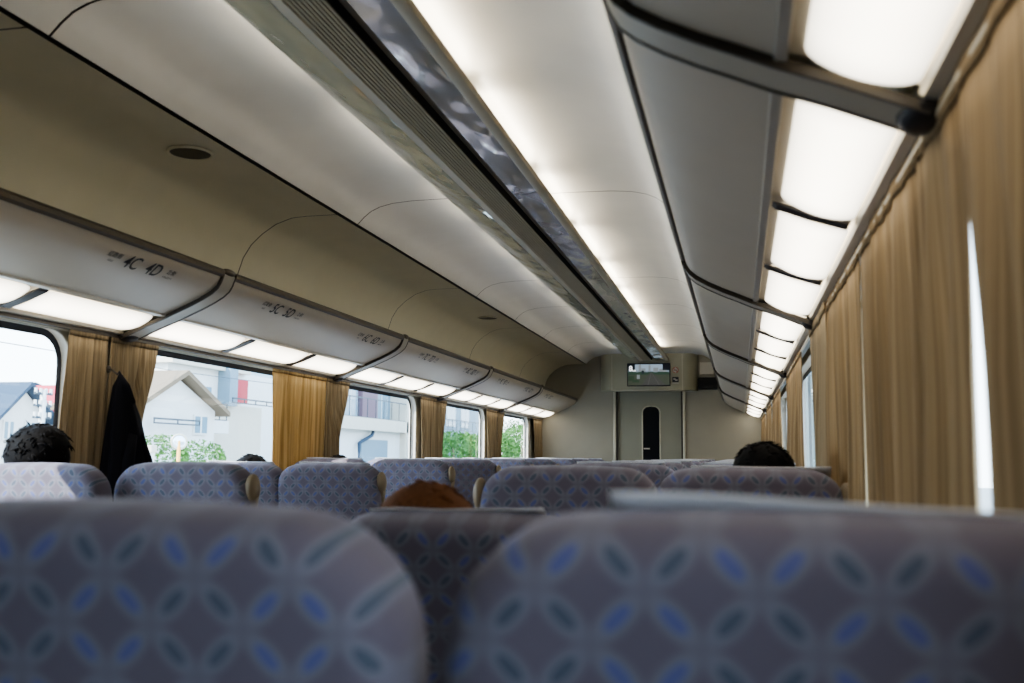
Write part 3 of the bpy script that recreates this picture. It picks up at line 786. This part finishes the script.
# gabled house seen in the first window
h1, P1 = house('house', 'white gabled house with grey roof in the first left window', -30, -22, 27.5, 29.75, 2.35, 3.30, WHB, GRR)
for ya in (27.75, 28.75): 
    window(h1, P1(-22,0,0)[0], P1(0,ya,0)[1], P1(0,ya+.5,0)[1], P1(0,0,1.5)[2], P1(0,0,2.15)[2])
h2, P2 = house('house', 'low house with wide grey blue roof behind the white gable', -40, -31, 34, 38.6, 3.2, 3.9, WHB, GRR)
h2b, _ = house('house', 'large grey blue roofed house at the end of the first left window', -44, -35, 40.5, 50.0, 3.4, 4.6, WHB, GRR)
h3, P3 = house('house', 'white house with red tiled roof edge beside the first curtain', -27, -22.5, 30.4, 34.0, 2.5, 3.45, WHB, REDP)
# gabled house with tan verge in the second window
h4, P4 = house('house', 'white gabled house with tan roof edge in the second left window', -17, -15, 24.3, 28.6, 2.45, 3.42, WHB, TANR, yp=26.4)
window(h4, P4(-15,0,0)[0], P4(0,27.3,0)[1], P4(0,28.1,0)[1], P4(0,0,1.7)[2], P4(0,0,2.3)[2])
railing(h4, P4(-14.7,0,0)[0], P4(0,24.8,0)[1], P4(0,27.2,0)[1], P4(0,0,1.95)[2], P4(0,0,2.12)[2], 2)
h5, _ = house('house', 'distant house with pink red roof left of the tan edged gable', -40, -30, 52, 62, 4.2, 5.4, WHB, REDP)
# apartment block with balcony
ap = thing('apartment_building', 'white apartment block with balcony, grey blue column and red panel', 'building', (-17,30.2,GZr))
PA = lambda x, y, z: (x+17, y-30.2, z-GZr)
box_part(ap, 'wall', WHB, -20.5,-17.9,30.5,43.0,GZr,4.25,PA)
box_part(ap, 'roof', CRB, -20.6,-17.6,30.3,35.9,4.20,4.40,PA)
box_part(ap, 'column', BLG, -17.9,-17.4,33.9,34.5,2.9,4.4,PA)
box_part(ap, 'red_panel', REDP, -17.9,-17.5,34.65,35.5,3.05,3.95,PA)
box_part(ap, 'cream_wall', CRB, -17.92,-17.6,33.2,36.9,GZr,2.95,PA)
window(ap, PA(-17.9,0,0)[0], PA(0,32.1,0)[1], PA(0,33.4,0)[1], PA(0,0,2.5)[2], PA(0,0,3.6)[2], 1)
railing(ap, PA(-17,0,0)[0], PA(0,30.5,0)[1], PA(0,33.0,0)[1], PA(0,0,2.30)[2], PA(0,0,2.92)[2], 5)
railing(ap, PA(-17,0,0)[0], PA(0,33.4,0)[1], PA(0,37.0,0)[1], PA(0,0,2.98)[2], PA(0,0,3.18)[2], 4)
box_part(ap, 'balcony_slab', WHB, -17.9,-16.95,30.4,33.1,1.85,2.30,PA)
box_part(ap, 'painted_recess', BLG, -17.88,-17.85,31.2,33.0,1.35,1.80,PA)  # flat slab; shade of the recess is put into its blue grey colour
MB().tube([PA(-17.2,30.3,1.75),PA(-17.2,30.8,1.70),PA(-17.2,31.3,1.35),PA(-17.2,31.3,.2)], .07, 8).build('drain_pipe', GRR, ap, smooth='all')
# second block
ab = thing('apartment_building', 'cream apartment block with long balcony and mauve wall in third left window', 'building', (-17,43.5,GZr))
PB = lambda x, y, z: (x+17, y-43.5, z-GZr)
box_part(ab, 'wall', BLG, -27,-17.9,43.5,56.5,2.4,6.4,PB)
box_part(ab, 'mauve_wall', MAUV, -18.0,-17.6,47.9,50.1,2.9,6.3,PB)
box_part(ab, 'cream_column', CRB, -18.0,-16.9,52.9,56.5,GZr,6.4,PB)
for ya in (43.8, 45.9, 50.3):
    window(ab, PB(-17.85,0,0)[0], PB(0,ya,0)[1], PB(0,ya+1.8,0)[1], PB(0,0,2.95)[2], PB(0,0,5.1)[2])
box_part(ab, 'balcony_slab', CRB, -17.9,-16.9,43.5,54,2.35,2.95,PB)
railing(ab, PB(-17,0,0)[0], PB(0,43.5,0)[1], PB(0,53,0)[1], PB(0,0,2.95)[2], PB(0,0,3.95)[2], 8)
box_part(ab, 'lower_wall', WHB, -18.0,-17.3,43.5,53,GZr,2.35,PB)
box_part(ab, 'pale_blue_panel', BLG, -17.3,-17.25,47,50.8,-.5,1.9,PB)
MB().tube([PB(-17.1,48.2,2.3),PB(-17.1,48.0,2.1),PB(-17.1,46.3,1.7),PB(-17.1,46.3,.0)], .09, 8).build('drain_pipe', GRR, ab, smooth='all')
# third: blue grey block behind the trees
ac = thing('apartment_building', 'blue grey block behind the green trees in the fourth left window', 'building', (-20,66,GZr))
PC = lambda x, y, z: (x+20, y-66, z-GZr)
box_part(ac, 'wall', BLG, -30,-20.2,66,84,GZr,7.4,PC)
for ya in (67.5, 71.5, 75.5): window(ac, PC(-20.2,0,0)[0], PC(0,ya,0)[1], PC(0,ya+2.4,0)[1], PC(0,0,3.3)[2], PC(0,0,5.2)[2])
railing(ac, PC(-19.8,0,0)[0], PC(0,66.2,0)[1], PC(0,80,0)[1], PC(0,0,3.0)[2], PC(0,0,3.8)[2], 12)
# road side things
cm = thing('convex_mirror', 'round convex traffic mirror on an orange pole outside', 'traffic mirror', (-8,15.0,GZr))
MB().tube([(0,0,0),(0,0,2.50)], .03, 10).build('pole', ORNG, cm, smooth='all')
fw = Vector((.62,-.78,0)).normalized(); M0 = Matrix.Translation((0,0,2.48)) @ fw.to_track_quat('Z','Y').to_matrix().to_4x4()
MB().ell((0,0,0),(.115,.115,.025),28,10).build('mirror_disc', mirror_mat('convex_mirror_glass', (.75,.85,.95)), cm, smooth='all').matrix_local = M0
MB().tube([(.12*math.cos(a),.12*math.sin(a),0) for a in [2*PI*k/28 for k in range(29)]], .018, 6).build('rim', FRAMEM, cm, smooth='all').matrix_local = M0
ub = thing('utility_box', 'white roadside post box left of the convex mirror', 'post', (-8.2,14.45,GZr))
MB().box(-.08,.08,-.06,.06,0,2.35).build('post', WHB, ub, bevel=.02)
MB().box(-.10,.10,-.08,.08,2.3,2.42).build('cap', CRB, ub, bevel=.01)
up = thing('utility_pole', 'concrete utility pole with insulators in the first left window', 'utility pole', (-16,21.9,GZr))
MB().tube([(0,0,0),(0,0,3.85)], [.11,.07], 10).build('pole', plain('concrete', (.6,.6,.58), .8), up, smooth='all')
for z in (3.15,3.45,3.75): MB().box(-.03,.03,-.32,.32,z-.03,z+.03).build('crossarm', RAILB, up)
b = MB()
for z in (3.15,3.45,3.75):
    for y in (-.28,-.1,.1,.28): b.tube([(0,y,z),(0,y,z+.13)], .035, 6)
b.build('insulators', WHB, up)
for z, lab in ((2.9+GZr*0,'lower'),(4.9,'upper')):
    w = thing('power_line', '%s thin overhead wire crossing the first left window' % lab, 'wire', (-16,10,z))
    MB().tube([(0,0,0),(0,9,-.12),(0,18,-.18),(0,32,0)], .012, 5).build('wire', RAILB, w) 
    if lab == 'lower': w.location = (-16,10,3.85)
sg = thing('road_sign', 'slanted red and white board among the trees', 'sign', (-12.6,42.2,GZr))
MB().box(-.03,.03,-.9,.9,2.15,2.35).build('red_board', REDP, sg).rotation_euler = (.0,0,0)
MB().box(-.03,.03,-.9,.9,2.35,2.6).build('white_board', WHB, sg)
MB().tube([(0,0,0),(0,0,2.2)], .05, 8).build('post', RAILB, sg)
tl = [(-15,55.5,3.7,1.9,'bushy green tree leftmost in the fourth left window'),(-15.5,60,3.6,2.0,'bushy green tree middle of the fourth left window'),(-15,64.5,3.9,2.0,'bushy green tree right part of the fourth left window'),
      (-14,69.5,4.5,2.3,'green tree in the fifth left window, left part'),(-15,75.5,5.2,2.7,'taller green tree in the fifth left window'),(-13,83,5.4,2.9,'green tree beside the end wall in the fifth left window')]
for i, (x, y, h, r, lab) in enumerate(tl): tree(x, y, h, r, lab, 20+i)
for i, (x, y, h, r, lab) in enumerate([(-12.5,21.6,2.75,.8,'small hedge tree left of the convex mirror'),(-12.5,23.4,2.65,.8,'small hedge tree right of the convex mirror')]): tree(x, y, h, r, lab, 40+i)
bw = thing('backdrop', 'added blue grey barrier seen through the far right window gaps', 'backdrop', (3.2,26,GZr))  # invented wall, added to tone down the bright gaps in the right windows
MB().box(0,.12,0,90,0,6.5).build('panel', plain('teal_panel', (.10,.155,.165), .6), bw)
for q in range(0,91,6): MB().box(-.08,.0,q-.06,q+.06,0,6.5).build('post', RAILB, bw)
gr = thing('building', 'pale building with pale green wall glimpsed through the right side gaps', 'building', (9,4,GZr))
MB().box(0,6,0,26,0,3.1).build('wall', WHB, gr)
MB().box(-.05,.0,0,26,2.2,2.3).build('ledge', BLG, gr)

# ------------------------------------------------------------------ light, sky, camera
wd = D.worlds.new('sky'); scn.world = wd; wd.use_nodes = True; nt = wd.node_tree
bg = nt.nodes['Background']; tc = nt.nodes.new('ShaderNodeTexCoord'); sx = nt.nodes.new('ShaderNodeSeparateXYZ')
nt.links.new(tc.outputs['Generated'], sx.inputs[0])
rp = nt.nodes.new('ShaderNodeValToRGB'); rp.color_ramp.elements[0].position = .0; rp.color_ramp.elements[0].color = (.84,.92,1,1)
rp.color_ramp.elements[1].position = .6; rp.color_ramp.elements[1].color = (.42,.64,.95,1)
nt.links.new(sx.outputs[2], rp.inputs[0]); nt.links.new(rp.outputs[0], bg.inputs[0]); bg.inputs[1].default_value = 4.3
sl = D.lights.new('sun', 'SUN'); sl.energy = 8; sl.angle = .01; sl.color = (1,.95,.86)
so = D.objects.new('sun', sl); col.objects.link(so)
so.rotation_euler = Vector((.52,.62,-.60)).to_track_quat('-Z','Y').to_euler()

cam = D.cameras.new('camera'); co = D.objects.new('camera', cam); col.objects.link(co); scn.camera = co
cam.sensor_width = 36; cam.lens = 1000/1024*36; cam.clip_start = .02; cam.clip_end = 300
yaw, pit, rol = .2235, .1137, -.0087
f = Vector((-math.sin(yaw)*math.cos(pit), math.cos(yaw)*math.cos(pit), math.sin(pit)))
r = Vector((math.cos(yaw), math.sin(yaw), 0)); u = r.cross(f)
r2 = r*math.cos(rol)-u*math.sin(rol)*-1*-1; u2 = u*math.cos(rol)+r*math.sin(rol)
M = Matrix((r2, u2, -f)).transposed().to_4x4(); M.translation = (1.043, 0, 1.15); co.matrix_world = M
cam.dof.use_dof = True; cam.dof.focus_distance = 6.5; cam.dof.aperture_fstop = 4.0
scn.view_settings.view_transform = 'AgX'; scn.view_settings.look = 'AgX - Medium High Contrast'; scn.view_settings.exposure = .80
scn.cycles.max_bounces = 8; scn.cycles.transparent_max_bounces = 16; scn.cycles.sample_clamp_indirect = 4
scn.cycles.use_denoising = True
